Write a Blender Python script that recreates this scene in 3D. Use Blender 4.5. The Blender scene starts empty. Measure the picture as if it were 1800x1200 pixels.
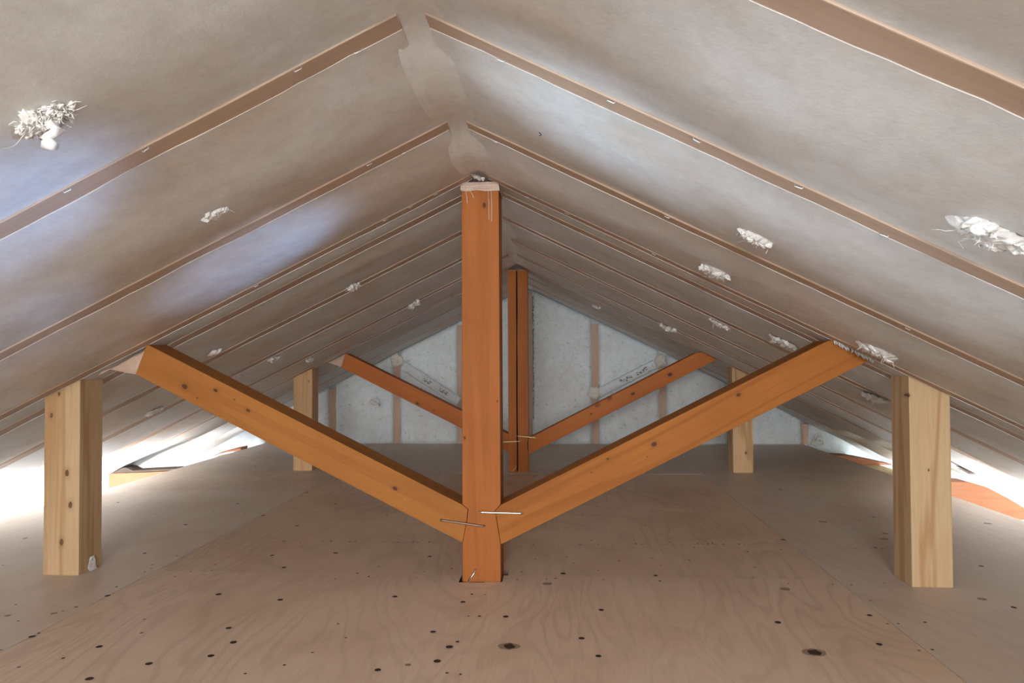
import bpy, bmesh, math, random
from mathutils import Vector, Matrix, noise
C = bpy.context.scene.collection
PI = math.pi

# ------------------------------------------------------------------ camera
FPX = 1286.93
YAW, PITCH, ROLL = .0612, .0235, -.0047
cam_d = bpy.data.cameras.new('camera')
cam_d.sensor_width = 36.0
cam_d.lens = FPX * 36.0 / 1800.0
cam_d.clip_start = .02
cam = bpy.data.objects.new('camera', cam_d)
C.objects.link(cam)
sy, cy, sp, cp = math.sin(YAW), math.cos(YAW), math.sin(PITCH), math.cos(PITCH)
R = Vector((cy, sy, 0)); U = Vector((sy*sp, -cy*sp, cp)); F = Vector((-sy*cp, cy*cp, sp))
R2 = R*math.cos(ROLL) + U*math.sin(ROLL)
U2 = U*math.cos(ROLL) - R*math.sin(ROLL)
m = Matrix((R2, U2, -F)).transposed().to_4x4()
m.translation = Vector((.2085, 0, .606))
cam.matrix_world = m
bpy.context.scene.camera = cam

# ------------------------------------------------------------------ world, lights, exposure
w = bpy.data.worlds.new('world'); bpy.context.scene.world = w
w.use_nodes = True
w.node_tree.nodes['Background'].inputs[0].default_value = (.80, .88, 1, 1)
w.node_tree.nodes['Background'].inputs[1].default_value = .12
vs = bpy.context.scene.view_settings
vs.view_transform = 'Standard'; vs.look = 'None'; vs.gamma = 1; vs.use_curve_mapping = False
vs.exposure = 0.18
cyc = bpy.context.scene.cycles
cyc.max_bounces = 12; cyc.diffuse_bounces = 8

def area(name, loc, target, sx, sz, power, col):
    l = bpy.data.lights.new(name, 'AREA'); l.shape = 'RECTANGLE'
    l.size = sx; l.size_y = sz; l.energy = power; l.color = col
    o = bpy.data.objects.new(name, l); C.objects.link(o); o.location = loc
    d = Vector(target) - Vector(loc)
    o.rotation_euler = d.to_track_quat('-Z', 'Y').to_euler()
    return o
def spot(name, loc, target, ang, power, col, size=.05, blend=1):
    l = bpy.data.lights.new(name, 'SPOT'); l.energy = power; l.color = col
    l.spot_size = math.radians(ang); l.spot_blend = blend; l.shadow_soft_size = size
    o = bpy.data.objects.new(name, l); C.objects.link(o); o.location = loc
    d = Vector(target) - Vector(loc)
    o.rotation_euler = d.to_track_quat('-Z', 'Y').to_euler()
    return o
# daylight through the opening in the gable behind the camera
area('gable_window_light', (-.1, -4.8, .62), (0, 3.5, .40), 1.5, .6, 118, (.96, .98, 1))
# added fill light under the ridge behind the camera, brightening the floor
area('ridge_fill_light', (.1, -2.3, .98), (0, 3.8, 0), .7, .25, 72, (1, .975, .95))
# daylight coming up through the open hatch in the floor behind the camera
area('hatch_light', (0, -1.9, -.95), (0, .6, .9), 1.8, 1.3, 4, (1, .99, .975))
# daylight from the rooms below, coming up at both eaves
area('eaves_light_left', (-2.55, 3.3, -1.0), (-2.4, 3.3, 0), .9, 5.0, 290, (.93, .96, 1))
area('eaves_light_right', (2.60, 3.3, -.95), (2.4, 3.3, 0), .9, 5.0, 230, (.90, .95, 1))
# added spots inside the eaves, throwing cool patches onto the opposite roof slope
spot('patch_spot_right_near', (1.75, .25, .06), (-.62, 1.02, .81), 9.5, 250, (.32, .55, 1), .03)
spot('patch_spot_right_middle', (1.75, .30, .06), (-.95, 1.42, .65), 9, 130, (.36, .58, 1), .03)
spot('patch_spot_right_far', (1.80, .90, .08), (-.53, 1.73, .86), 10.5, 215, (.32, .55, 1), .03)
spot('patch_spot_left_near', (-1.8, .3, .10), (.30, 1.17, .97), 12, 165, (.62, .82, 1), .04)
spot('patch_spot_left_low', (-1.8, .2, .10), (.74, 1.18, .76), 11, 130, (.64, .83, 1), .04)
spot('patch_spot_left_front', (-1.8, .1, .10), (.56, .82, .84), 12, 100, (.66, .84, 1), .04)

# ------------------------------------------------------------------ dimensions
ZR, SL = 1.114, .49                   # ridge height, roof slope
EAVE = 2.95
def roof_z(x): return ZR - SL*abs(x)
YG = 5.23
RAFT = [.20, .64, 1.06, 1.545, 1.985, 2.14, 2.57, 3.04, 3.50, 3.93, 4.40, 4.85]

# ------------------------------------------------------------------ materials
def new_mat(name):
    mt = bpy.data.materials.new(name); mt.use_nodes = True
    nt = mt.node_tree
    b = nt.nodes['Principled BSDF']
    return mt, nt, b
def ramp(nt, fac, stops):
    r = nt.nodes.new('ShaderNodeValToRGB')
    e = r.color_ramp.elements
    while len(e) < len(stops): e.new(.5)
    for i, (p, c) in enumerate(stops):
        e[i].position = p; e[i].color = (*c, 1)
    nt.links.new(fac, r.inputs[0]); return r.outputs[0]
def mix(nt, fac, a, b, mode='MIX'):
    n = nt.nodes.new('ShaderNodeMixRGB'); n.blend_type = mode
    for i, v in enumerate((fac, a, b)):
        if hasattr(v, 'is_linked'): nt.links.new(v, n.inputs[i])
        elif isinstance(v, (int, float)): n.inputs[i].default_value = v
        else: n.inputs[i].default_value = (*v, 1)
    return n.outputs[0]
def coords(nt, scale=(1,1,1), rot=(0,0,0), loc=(0,0,0)):
    tc = nt.nodes.new('ShaderNodeTexCoord'); mp = nt.nodes.new('ShaderNodeMapping')
    mp.inputs['Scale'].default_value = scale; mp.inputs['Rotation'].default_value = rot
    mp.inputs['Location'].default_value = loc
    nt.links.new(tc.outputs['Object'], mp.inputs[0]); return mp.outputs[0], tc.outputs['Object']
def noise_tex(nt, vec, scale, detail=4, rough=.55, dist=0):
    n = nt.nodes.new('ShaderNodeTexNoise')
    n.inputs['Scale'].default_value = scale; n.inputs['Detail'].default_value = detail
    n.inputs['Roughness'].default_value = rough; n.inputs['Distortion'].default_value = dist
    nt.links.new(vec, n.inputs['Vector']); return n.outputs['Fac']
def bump(nt, b, h, strength=.3, dist=.002):
    n = nt.nodes.new('ShaderNodeBump'); n.inputs['Strength'].default_value = strength
    n.inputs['Distance'].default_value = dist
    nt.links.new(h, n.inputs['Height']); nt.links.new(n.outputs[0], b.inputs['Normal'])

def mul(c, k): return tuple(min(1, v*k) for v in c)
def fabric(name, base, warm, rough=.55, speck=0.0, seed=0, fine=90):
    """non-woven film face of glass-wool batts, mottled and faintly fibrous"""
    mt, nt, b = new_mat(name)
    v, o = coords(nt, (1,1,1), loc=(seed*3.1, seed, 0))
    n1 = noise_tex(nt, v, 3.2, 3, .6, .4)
    c = mix(nt, 1.0, base, (1,1,1), 'MULTIPLY')
    c = ramp(nt, n1, [(.30, warm), (.62, base)])
    n2 = noise_tex(nt, v, 22, 5, .65)
    c2 = ramp(nt, n2, [(.30, (.86,.85,.84)), (.60, (1,1,1))])
    c = mix(nt, .8, c, c2, 'MULTIPLY')
    n3 = noise_tex(nt, v, fine, 4, .7)
    c3 = ramp(nt, n3, [(.30, (.90,.89,.88)), (.65, (1.0,1.0,1.0))])
    c = mix(nt, .7, c, c3, 'MULTIPLY')
    if speck:
        n4 = noise_tex(nt, v, 48, 2, .5)
        c4 = ramp(nt, n4, [(.27, (.55,.50,.46)), (.36, (1,1,1))])
        c = mix(nt, speck, c, c4, 'MULTIPLY')
    nt.links.new(c, b.inputs['Base Color'])
    b.inputs['Roughness'].default_value = rough
    b.inputs['Specular IOR Level'].default_value = .35
    h = mix(nt, .5, noise_tex(nt, v, 12, 4, .6), noise_tex(nt, v, 130, 3, .7))
    bump(nt, b, h, .16, .004)
    return mt

def wood(name, light, dark, knots=(), axis='Z', grain=1.0, rough=.5, seed=0, ring=.55, worn=None, knotcol=(.10,.035,.015)):
    """sawn timber; grain runs along a local axis; knots = (a, t, r): across, along, radius on the front"""
    mt, nt, b = new_mat(name)
    sc = (9, 9, .55) if axis == 'Z' else ((.55, 9, 9) if axis == 'X' else (9, .55, 9))
    v, o = coords(nt, sc, loc=(seed*1.7, seed*.9, seed*2.3))
    nz = noise_tex(nt, v, 1.0, 3, .5, .3)
    wv = nt.nodes.new('ShaderNodeMath'); wv.operation = 'MULTIPLY'; wv.inputs[1].default_value = 34*grain
    nt.links.new(nz, wv.inputs[0])
    sn = nt.nodes.new('ShaderNodeMath'); sn.operation = 'SINE'; nt.links.new(wv.outputs[0], sn.inputs[0])
    mr = nt.nodes.new('ShaderNodeMapRange'); mr.inputs[1].default_value = -1; mr.inputs[2].default_value = 1
    nt.links.new(sn.outputs[0], mr.inputs[0])
    fib = noise_tex(nt, v, 14, 5, .7)
    c = ramp(nt, mr.outputs[0], [(0.0, light), (.75, light), (1.0, tuple(l*(1-ring)+d*ring for l, d in zip(light, dark)))])
    f2 = ramp(nt, fib, [(.25, (.84,.80,.76)), (.62, (1,1,1))])
    c = mix(nt, .75, c, f2, 'MULTIPLY')
    big = noise_tex(nt, o, 3.5, 2, .5)
    f3 = ramp(nt, big, [(.3, (.86,.82,.78)), (.65, (1.0,1.0,1.0))])
    c = mix(nt, .8, c, f3, 'MULTIPLY')
    if worn:
        nw = noise_tex(nt, o, 7, 6, .75)
        fw = ramp(nt, nw, [(.56, (0,0,0)), (.66, (1,1,1))])
        c = mix(nt, fw, c, worn)
    for k in knots:
        a, t, r = k[:3]
        col = k[3] if len(k) > 3 else knotcol
        sub = nt.nodes.new('ShaderNodeVectorMath'); sub.operation = 'SUBTRACT'
        p = (a, 0, t) if axis == 'Z' else ((t, 0, a) if axis == 'X' else (a, t, 0))
        sub.inputs[1].default_value = p
        nt.links.new(o, sub.inputs[0])
        ml = nt.nodes.new('ShaderNodeVectorMath'); ml.operation = 'MULTIPLY'
        ml.inputs[1].default_value = (1, .12, .62) if axis == 'Z' else ((.72, .12, 1) if axis == 'X' else (1, .6, .1))
        nt.links.new(sub.outputs[0], ml.inputs[0])
        ln = nt.nodes.new('ShaderNodeVectorMath'); ln.operation = 'LENGTH'
        nt.links.new(ml.outputs[0], ln.inputs[0])
        wob = nt.nodes.new('ShaderNodeMath'); wob.operation = 'MULTIPLY_ADD'
        nn = noise_tex(nt, o, 60, 2, .5)
        nt.links.new(nn, wob.inputs[0]); wob.inputs[1].default_value = r*.9
        nt.links.new(ln.outputs['Value'], wob.inputs[2])
        m2 = nt.nodes.new('ShaderNodeMapRange'); m2.inputs[1].default_value = r*1.15; m2.inputs[2].default_value = r*3.2
        nt.links.new(wob.outputs[0], m2.inputs[0])
        halo = ramp(nt, m2.outputs[0], [(0, (1,1,1)), (.08, (1,1,1)), (.16, (.22,.22,.22)), (1, (0,0,0))])
        c = mix(nt, halo, c, col)
    nt.links.new(c, b.inputs['Base Color'])
    b.inputs['Roughness'].default_value = rough
    b.inputs['Specular IOR Level'].default_value = .15
    bump(nt, b, fib, .15, .001)
    return mt

def plain(name, col, rough=.6, metal=0, nscale=40, var=.15, bmp=.1):
    mt, nt, b = new_mat(name)
    v, o = coords(nt)
    n1 = noise_tex(nt, v, nscale, 4, .6)
    c = ramp(nt, n1, [(.3, mul(col, 1-var)), (.7, col)])
    nt.links.new(c, b.inputs['Base Color'])
    b.inputs['Roughness'].default_value = rough; b.inputs['Metallic'].default_value = metal
    if bmp: bump(nt, b, n1, bmp, .002)
    return mt

def plywood(name, light, dark, seed=0, swirl=1.0, stain=.5):
    """rotary-cut veneer: meandering bands running away from the camera"""
    mt, nt, b = new_mat(name)
    v, o = coords(nt, (3.0, .75, 1), loc=(seed*2.1, seed*1.3, 0))
    nz = noise_tex(nt, v, 1.3*swirl, 3, .45, .55)
    wv = nt.nodes.new('ShaderNodeMath'); wv.operation = 'MULTIPLY'; wv.inputs[1].default_value = 95
    nt.links.new(nz, wv.inputs[0])
    sn = nt.nodes.new('ShaderNodeMath'); sn.operation = 'SINE'; nt.links.new(wv.outputs[0], sn.inputs[0])
    mr = nt.nodes.new('ShaderNodeMapRange'); mr.inputs[1].default_value = -1; mr.inputs[2].default_value = 1
    nt.links.new(sn.outputs[0], mr.inputs[0])
    mid = tuple(l*.62+d*.38 for l, d in zip(light, dark))
    c = ramp(nt, mr.outputs[0], [(0, light), (.55, light), (1, mid)])
    msk = ramp(nt, noise_tex(nt, o, 1.7, 3, .5), [(.35, (.15,.15,.15)), (.62, (.9,.9,.9))])
    c = mix(nt, msk, light, c)
    v2, _ = coords(nt, (60, 5, 1), loc=(seed, 0, 0))
    fib = noise_tex(nt, v2, 2.0, 5, .65)
    c = mix(nt, .6, c, ramp(nt, fib, [(.3, (.86,.84,.82)), (.65, (1,1,1))]), 'MULTIPLY')
    st = noise_tex(nt, o, 2.3, 5, .6, .6)
    c = mix(nt, stain, c, ramp(nt, st, [(.33, (.78,.70,.62)), (.55, (1,1,1))]), 'MULTIPLY')
    nt.links.new(c, b.inputs['Base Color'])
    b.inputs['Roughness'].default_value = .48
    b.inputs['Specular IOR Level'].default_value = .4
    bump(nt, b, fib, .12, .001)
    return mt

FILM = [fabric('batt_film_%d' % i, c1, c2, seed=i) for i, (c1, c2) in enumerate([
    ((.765,.785,.80), (.70,.685,.66)), ((.745,.76,.77), (.67,.63,.585)), ((.73,.72,.705), (.635,.555,.475))])]
RIDGE = fabric('ridge_film_white', (.82,.82,.81), (.76,.73,.69), seed=7)
GABLE = fabric('gable_wool_film', (.76,.83,.87), (.70,.745,.765), seed=9, speck=.55, fine=60)
CEIL = fabric('ceiling_film', (.68,.66,.63), (.6,.56,.5), seed=4)
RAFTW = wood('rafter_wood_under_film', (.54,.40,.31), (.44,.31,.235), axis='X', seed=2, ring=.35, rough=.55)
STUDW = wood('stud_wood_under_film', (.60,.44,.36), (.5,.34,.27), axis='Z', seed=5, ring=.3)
LIPW = wood('lit_rafter_edge', (.72,.56,.45), (.6,.45,.34), axis='X', seed=3, ring=.3)
METAL = plain('galvanised_metal', (.72,.70,.66), .28, 1, 80, .2)
BRASSY = plain('yellow_zinc_metal', (.72,.58,.30), .3, 1, 80, .25)
RUSTY = plain('dull_brown_iron', (.30,.20,.15), .5, .7, 80, .4)
STAPLE = plain('staple_metal', (.95,.96,.98), .35, .25, 60, .1)
HOLE = plain('dark_screw_hole', (.045,.022,.014), .7, 0, 90, .4)
HOLE2 = plain('brown_knot_and_edge_shade', (.22,.12,.07), .7, 0, 90, .4)
STAINM = plain('faint_brown_stain', (.33,.235,.165), .7, 0, 60, .2)
WOOL = plain('glass_wool', (.84,.82,.78), .9, 0, 55, .18, .6)
WOOLF = plain('glass_wool_under_film', (.80,.79,.77), .45, 0, 45, .12, .8)
FOAM = plain('pale_foam', (.80,.77,.69), .75, 0, 70, .3, .5)
INK = plain('faded_stamp_ink', (.13,.09,.07), .8, 0, 60, .3)
DARKW = plain('dark_plank_and_gap_shade', (.10,.07,.05), .7, 0, 30, .3)
YEL = plain('pale_yellow_board', (.80,.66,.38), .6, 0, 12, .06)
FLAP = fabric('tan_film_flap', (.58,.43,.34), (.50,.35,.27), seed=11, rough=.4)
PURP = plain('dirty_purple_brown_film', (.36,.28,.27), .7, 0, 50, .5)

# ------------------------------------------------------------------ object helpers
def link_mesh(name, bm, mats, parent=None, smooth=False, loc=None):
    me = bpy.data.meshes.new(name)
    bmesh.ops.recalc_face_normals(bm, faces=bm.faces)
    bm.to_mesh(me); bm.free()
    for mt in (mats if isinstance(mats, (list, tuple)) else [mats]): me.materials.append(mt)
    if smooth:
        for p in me.polygons: p.use_smooth = True
    o = bpy.data.objects.new(name, me); C.objects.link(o)
    if parent: o.parent = parent
    if loc is not None: o.location = loc
    return o
def tag(o, label, cat, group=None):
    o['label'] = label; o['category'] = cat
    if group: o['group'] = group
    return o
def thing(name, label, cat, loc=(0,0,0), group=None):
    o = bpy.data.objects.new(name, None); C.objects.link(o); o.location = loc
    o.empty_display_size = .05
    return tag(o, label, cat, group)
def struct(name, bm, mats, smooth=False):
    o = link_mesh(name, bm, mats, smooth=smooth); o['kind'] = 'structure'; return o
def box(bm, x0, x1, y0, y1, z0, z1, mi=0):
    vs_ = [bm.verts.new((x, y, z)) for x in (x0, x1) for y in (y0, y1) for z in (z0, z1)]
    for q in ((0,1,3,2), (4,6,7,5), (0,4,5,1), (2,3,7,6), (0,2,6,4), (1,5,7,3)):
        f = bm.faces.new([vs_[i] for i in q]); f.material_index = mi
def prism(bm, pts, y0, y1, mi=0):
    """outline in XZ given its own depth along Y"""
    a = [bm.verts.new((x, y0, z)) for x, z in pts]; b = [bm.verts.new((x, y1, z)) for x, z in pts]
    n = len(pts)
    fs = [bm.faces.new(a), bm.faces.new(list(reversed(b)))]
    for i in range(n): fs.append(bm.faces.new((a[i], b[i], b[(i+1) % n], a[(i+1) % n])))
    for f in fs: f.material_index = mi
def bevel(o, w=.0015, seg=2):
    md = o.modifiers.new('bevel', 'BEVEL'); md.width = w; md.segments = seg; md.limit_method = 'ANGLE'
    return o
def tube(bm, pts, rad, sides=6, mi=0, flat=1.0):
    pts = [Vector(p) for p in pts]; rings = []
    for i, p in enumerate(pts):
        d = (pts[min(i+1, len(pts)-1)] - pts[max(i-1, 0)]).normalized()
        up = Vector((0,0,1)) if abs(d.z) < .9 else Vector((1,0,0))
        s = d.cross(up).normalized(); t = s.cross(d)
        r = rad[i] if isinstance(rad, (list, tuple)) else rad
        rings.append([bm.verts.new(p + (s*math.cos(2*PI*k/sides) + t*flat*math.sin(2*PI*k/sides))*r) for k in range(sides)])
    for a, b in zip(rings, rings[1:]):
        for k in range(sides):
            f = bm.faces.new((a[k], a[(k+1) % sides], b[(k+1) % sides], b[k])); f.material_index = mi; f.smooth = True
    for rg in (rings[0], rings[-1]):
        f = bm.faces.new(rg); f.material_index = mi
def nz(x, y, z=0): return noise.noise(Vector((x, y, z)))

ORD = ['nearest', 'second', 'third', 'fourth', 'fifth', 'sixth', 'seventh', 'eighth', 'ninth', 'tenth', 'eleventh', 'twelfth', 'thirteenth']

# ================================================================== THE SETTING
# floor: plywood sheets, the joint cut out round the near king post
bm = bmesh.new()
def sheet(x0, x1, y0, y1, mi, dz=0.0, notch=None):
    g = .0007
    x0 += g; x1 -= g; y0 += g; y1 -= g
    if notch is None: pts = [(x0,y0),(x1,y0),(x1,y1),(x0,y1)]
    elif notch == 'top': pts = [(x0,y0),(x1,y0),(x1,y1),(.056,y1),(.056,1.998),(.010,1.998),(.007,1.990),(-.062,1.990),(-.062,y1),(x0,y1)]
    else: pts = [(x0,y0),(-.056,y0),(-.056,2.112),(.068,2.112),(.068,y0),(x1,y0),(x1,y1),(x0,y1)]
    a = [bm.verts.new((x, y, dz)) for x, y in pts]; b = [bm.verts.new((x, y, dz-.024)) for x, y in pts]
    n = len(pts); fs = [bm.faces.new(a), bm.faces.new(list(reversed(b)))]
    for i in range(n): fs.append(bm.faces.new((a[i], a[(i+1) % n], b[(i+1) % n], b[i])))
    for f in fs: f.material_index = mi
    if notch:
        for f in fs[2:]: f.material_index = 6  # edges in knot brown, standing for the shade inside the cut-out
FX = 1.92
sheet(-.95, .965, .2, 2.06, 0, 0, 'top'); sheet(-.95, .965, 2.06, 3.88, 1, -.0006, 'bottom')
sheet(-.95, .965, 3.88, YG, 3, 0); sheet(-.95, .965, -.5, .2, 3)
for s, col in ((-1, 2), (1, 4)):
    xa, xb = (-FX, -.95) if s < 0 else (.965, FX)
    sheet(xa, xb, -.5, .7, col, .0004); sheet(xa, xb, .7, YG-1.9, col, .0004); sheet(xa, xb, YG-1.9, YG, 3, .0002)
SCREWS = [(-1.666,3.032,1),(-1.557,2.844,0),(-1.377,2.809,0),(-1.161,2.634,1),(-1.673,3.764,0),(-1.697,3.601,0),(-1.6,3.455,0),(-1.504,4.074,1),(-1.178,3.61,0),(-1.156,3.781,0),(-1.082,3.481,0),(-1.139,3.027,1),(-1.025,2.833,0),(-0.937,2.8,1),(-1.172,2.87,0),(-0.892,2.569,0),(-0.93,3.284,1),(-0.892,3.511,0),(-0.722,3.037,1),(-0.754,2.876,0),(-0.619,2.844,0),(-0.52,2.991,0),(-0.455,2.819,0),(-0.742,2.633,1),(-0.413,2.584,0),(-0.962,2.527,0),(-1.087,2.239,1),(-0.993,2.116,0),(-0.973,2.042,0),(-0.97,2.214,0),(-0.973,2.076,0),(-0.787,2.067,0),(-0.805,2.125,0),(-0.785,2.02,0),(-0.844,2.053,0),(-0.676,2.234,1),(-0.487,2.269,1),(-0.59,2.105,1),(-0.185,2.242,1),(-0.317,2.129,0),(-0.098,2.115,0),(-0.174,2.083,0),(-0.36,2.058,0),(-0.863,2.003,0),(-0.407,2.003,0),(-0.319,2.028,0),(-0.184,2.026,0),(-0.669,1.858,1),(-0.493,1.824,1),(-0.208,1.862,1),(-0.029,1.829,1),(-0.951,1.834,1),(-0.972,1.906,0),(-0.975,1.746,0),(-0.989,1.717,0),(-1.139,1.757,0),(-1.048,1.647,0),(-0.947,1.556,1),(-0.946,1.576,0),(-0.759,1.672,0),(-0.717,1.589,0),(-0.763,1.509,1),(-0.799,1.447,0),(-0.536,1.627,1),(-0.488,1.546,1),(-0.503,1.474,1),(-0.609,1.43,1),(-0.684,1.357,1),(-0.858,1.401,0),(-0.335,1.437,0),(-0.396,1.394,0),(-0.3,1.501,0),(-0.296,1.665,0),(-0.254,1.583,0),(-0.07,1.627,1),(-0.021,1.544,1),(-0.008,1.573,0),(-0.035,1.471,1),(-0.144,1.424,1),(-0.007,1.417,0),(0.02,1.412,0),(-0.003,1.729,0),(0.023,1.73,0),(0.085,1.731,1),(0.02,1.888,0),(-0.014,1.889,0),(-1.435,2.09,0),(-0.959,1.481,0),(0.369,3.019,0),(0.507,3.053,0),(0.471,2.876,0),(0.556,2.859,0),(0.629,3.012,0),(0.688,2.879,0),(0.751,3.086,0),(0.772,3.029,0),(0.902,3.0,0),(1.163,4.207,0),(1.072,4.129,0),(1.227,3.439,1),(1.416,3.662,0),(1.37,3.488,0),(1.141,3.256,0),(1.664,4.189,0),(1.702,4.116,0),(1.732,4.046,0),(1.301,3.211,0),(1.279,3.118,0),(1.403,2.867,1),(1.329,2.82,0),(1.288,2.633,0),(0.186,2.731,0),(0.244,2.642,0),(0.267,2.711,0),(0.303,2.869,0),(0.318,2.46,0),(0.279,2.364,0),(0.432,2.477,0),(0.381,2.393,0),(0.479,2.415,0),(0.533,2.35,0),(0.524,2.698,0),(0.5,2.631,0),(0.575,2.449,0),(0.642,2.383,0),(0.694,2.465,0),(0.743,2.405,0),(0.766,2.62,0),(0.789,2.691,0),(0.799,2.341,0),(0.844,2.438,0),(0.909,2.37,0),(0.955,2.499,1),(0.981,2.366,0),(0.128,2.397,0),(0.138,2.225,0),(0.235,2.257,0),(0.253,2.187,0),(0.39,2.22,0),(0.49,2.25,0),(0.509,2.174,0),(0.6,2.236,0),(0.776,2.169,0),(0.222,2.082,1),(0.201,2.036,0),(0.176,2.027,0),(0.105,2.093,0),(0.096,2.02,0),(0.322,2.117,0),(0.331,2.031,0),(0.479,2.075,1),(0.484,2.023,0),(0.742,2.063,0),(0.824,2.018,0),(0.938,2.014,0),(0.986,2.013,0),(0.311,1.787,1),(0.258,1.605,1),(0.289,1.512,1),(0.709,1.723,1),(0.937,1.78,1),(0.883,1.603,1),(0.954,1.725,0),(0.979,1.728,0),(1.043,1.739,0),(0.95,1.573,0),(0.98,1.579,0),(0.983,1.887,0),(1.429,2.21,1),(1.305,1.852,1),(1.079,2.032,0)]
KN = [(.104,1.554,.012),(.733,1.552,.013)]
FAINT = [(.179,1.986,.013),(.801,1.971,.013),(1.183,2.776,.015),(1.294,2.525,.012),(1.766,2.771,.015),(1.265,1.911,.011),(-.09,1.45,.006),(1.33,2.6,.010),(-1.0,1.7,.008),(-1.1,1.68,.008)]
random.seed(4)
def disc(x, y, z, r, mi, ry=None, n=12, jag=.1):
    vs_ = [bm.verts.new((x + r*math.cos(2*PI*k/n)*(1+random.uniform(-jag, jag)), y + (ry or r)*math.sin(2*PI*k/n)*(1+random.uniform(-jag, jag)), z)) for k in range(n)]
    f = bm.faces.new(vs_); f.material_index = mi
for x, y, bg in SCREWS:
    disc(x, y, .0009, random.uniform(.0062, .0078) if bg else random.uniform(.0026, .0042), 5 if bg or random.random() < .45 else 6)
for x, y, r in KN:
    disc(x, y, .0007, r*1.9, 7, r*1.5, 16, .15); disc(x, y-.001, .0010, r*.95, 5, r*1.2, 14, .25)
for x, y, r in FAINT: disc(x, y, .0007, r, 7, r*.9, 14, .2)
# faded grade stamps printed across the sheets: rows of broken ticks
for x0, x1, y in ((-.76,-.60,2.395),(-.58,-.19,2.41),(.19,.35,2.405),(.37,.62,2.415),(.64,.82,2.425),(1.13,1.29,2.395),(-1.80,-1.45,2.40)):
    x = x0
    while x < x1:
        l = random.uniform(.004, .016)
        if random.random() < .62:
            yy = y + random.uniform(-.004, .004); hh = random.uniform(.002, .007) if random.random() < .8 else .02
            vs_ = [bm.verts.new(q) for q in ((x, yy, .0008), (x+l*.8, yy, .0008), (x+l*.8, yy+hh, .0008), (x, yy+hh, .0008))]
            bm.faces.new(vs_).material_index = 8 if hh < .01 and random.random() < .4 else 7
        x += l + random.uniform(.002, .008)
PA = plywood('plywood_swirled', (.70,.545,.415), (.43,.31,.22), 1, 1.0, .45)
PB = plywood('plywood_brown', (.67,.515,.385), (.42,.31,.23), 2, .7, .6)
PC = plywood('plywood_pale', (.66,.57,.485), (.55,.44,.35), 3, .6, .35)
PD = plywood('plywood_far', (.62,.525,.44), (.50,.40,.32), 4, .6, .4)
PE = plywood('plywood_grey', (.62,.53,.45), (.5,.40,.32), 5, .6, .4)
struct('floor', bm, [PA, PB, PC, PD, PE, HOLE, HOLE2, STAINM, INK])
# added dark slab under the sheets, coloured as the shade inside the cut-outs
bm = bmesh.new(); box(bm, -1.90, 1.90, -.5, YG, -.10, -.0265); struct('trim_1', bm, DARKW)
# pale yellow boarding on the lower walls beyond the right edge of the floor
bm = bmesh.new(); box(bm, 1.93, 2.2, 3.62, YG, -.085, -.063); box(bm, 2.22, 2.40, 2.4, 3.30, -.15, -.127); struct('trim_2', bm, YEL)
# roof deck above the rafters
for s, nm in ((-1, 'ceiling_left'), (1, 'ceiling_right')):
    bm = bmesh.new()
    pts = [(0, ZR+.085), (s*(EAVE+.2), roof_z(EAVE+.2)+.085), (s*(EAVE+.2), roof_z(EAVE+.2)+.115), (0, ZR+.115)]
    prism(bm, pts, -5.1, YG+.25); struct(nm, bm, CEIL)
bm = bmesh.new(); prism(bm, [(-3.1,-1.2),(3.1,-1.2),(3.1,roof_z(3.1)+.08),(0,ZR+.08),(-3.1,roof_z(3.1)+.08)], YG+.03, YG+.10); struct('wall_back', bm, GABLE)
# gable behind the camera with its opening
bm = bmesh.new()
yb0, yb1 = -5.08, -5.0
prism(bm, [(-3.1,-1.2),(3.1,-1.2),(3.1,roof_z(3.1)+.08),(2.0,roof_z(2.0)+.08),(-2.0,roof_z(2.0)+.08),(-3.1,roof_z(3.1)+.08)], yb0, yb1)
prism(bm, [(-2.0,roof_z(2.0)+.08),(-1.1,roof_z(2.0)+.08),(-1.1,roof_z(1.1)+.08)], yb0, yb1)
prism(bm, [(2.0,roof_z(2.0)+.08),(1.1,roof_z(2.0)+.08),(1.1,roof_z(1.1)+.08)], yb0, yb1)
prism(bm, [(-1.1,.82),(1.1,.82),(.78,roof_z(.78)+.08),(0,ZR+.08),(-.78,roof_z(.78)+.08)], yb0, yb1)
struct('wall_front', bm, GABLE)
for s, nm in ((-1, 'wall_left'), (1, 'wall_right')):
    bm = bmesh.new(); box(bm, min(s*3.0, s*3.1), max(s*3.0, s*3.1), -5.1, YG+.1, -1.2, roof_z(3.0)+.06); struct(nm, bm, GABLE)
bm = bmesh.new(); box(bm, -3.1, 3.1, -5.1, YG+.1, -1.25, -1.2); struct('floor', bm, GABLE); 

# ================================================================== ROOF
rnd = random.Random(11)
SIDE = {-1: 'left', 1: 'right'}
# rafters ----------------------------------------------------------
RW = .0225
RR = RAFT[1:]
RLAB = ['broad tan rafter nearest the viewer on the {} slope, crossing near the top corner',
        'tan stapled rafter on the {} slope, second from the viewer',
        'tan rafter on the {} slope, third from the viewer, before the king post',
        'tan stapled rafter on the {} slope meeting the head of the near king post',
        'tan rafter on the {} slope tucked close behind the near king post',
        'thin tan rafter on the {} slope, first full bay behind the near king post',
        'thin tan rafter on the {} slope, second full bay behind the near king post',
        'thin tan rafter on the {} slope, last before the far king post',
        'thin tan rafter on the {} slope that meets the far king post',
        'faint tan rafter on the {} slope, first behind the far king post',
        'faint tan rafter on the {} slope, nearest to the gable wall']
def slope_obj_matrix(s):
    """local X runs down the slope, local Y away from the camera, local Z into the room"""
    n = math.hypot(1, SL)
    ex = Vector((s/n, 0, -SL/n)); ez = Vector((-s*SL/n, 0, -1/n)); ey = ez.cross(ex)
    return Matrix((ex, ey, ez)).transposed().to_4x4()
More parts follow.
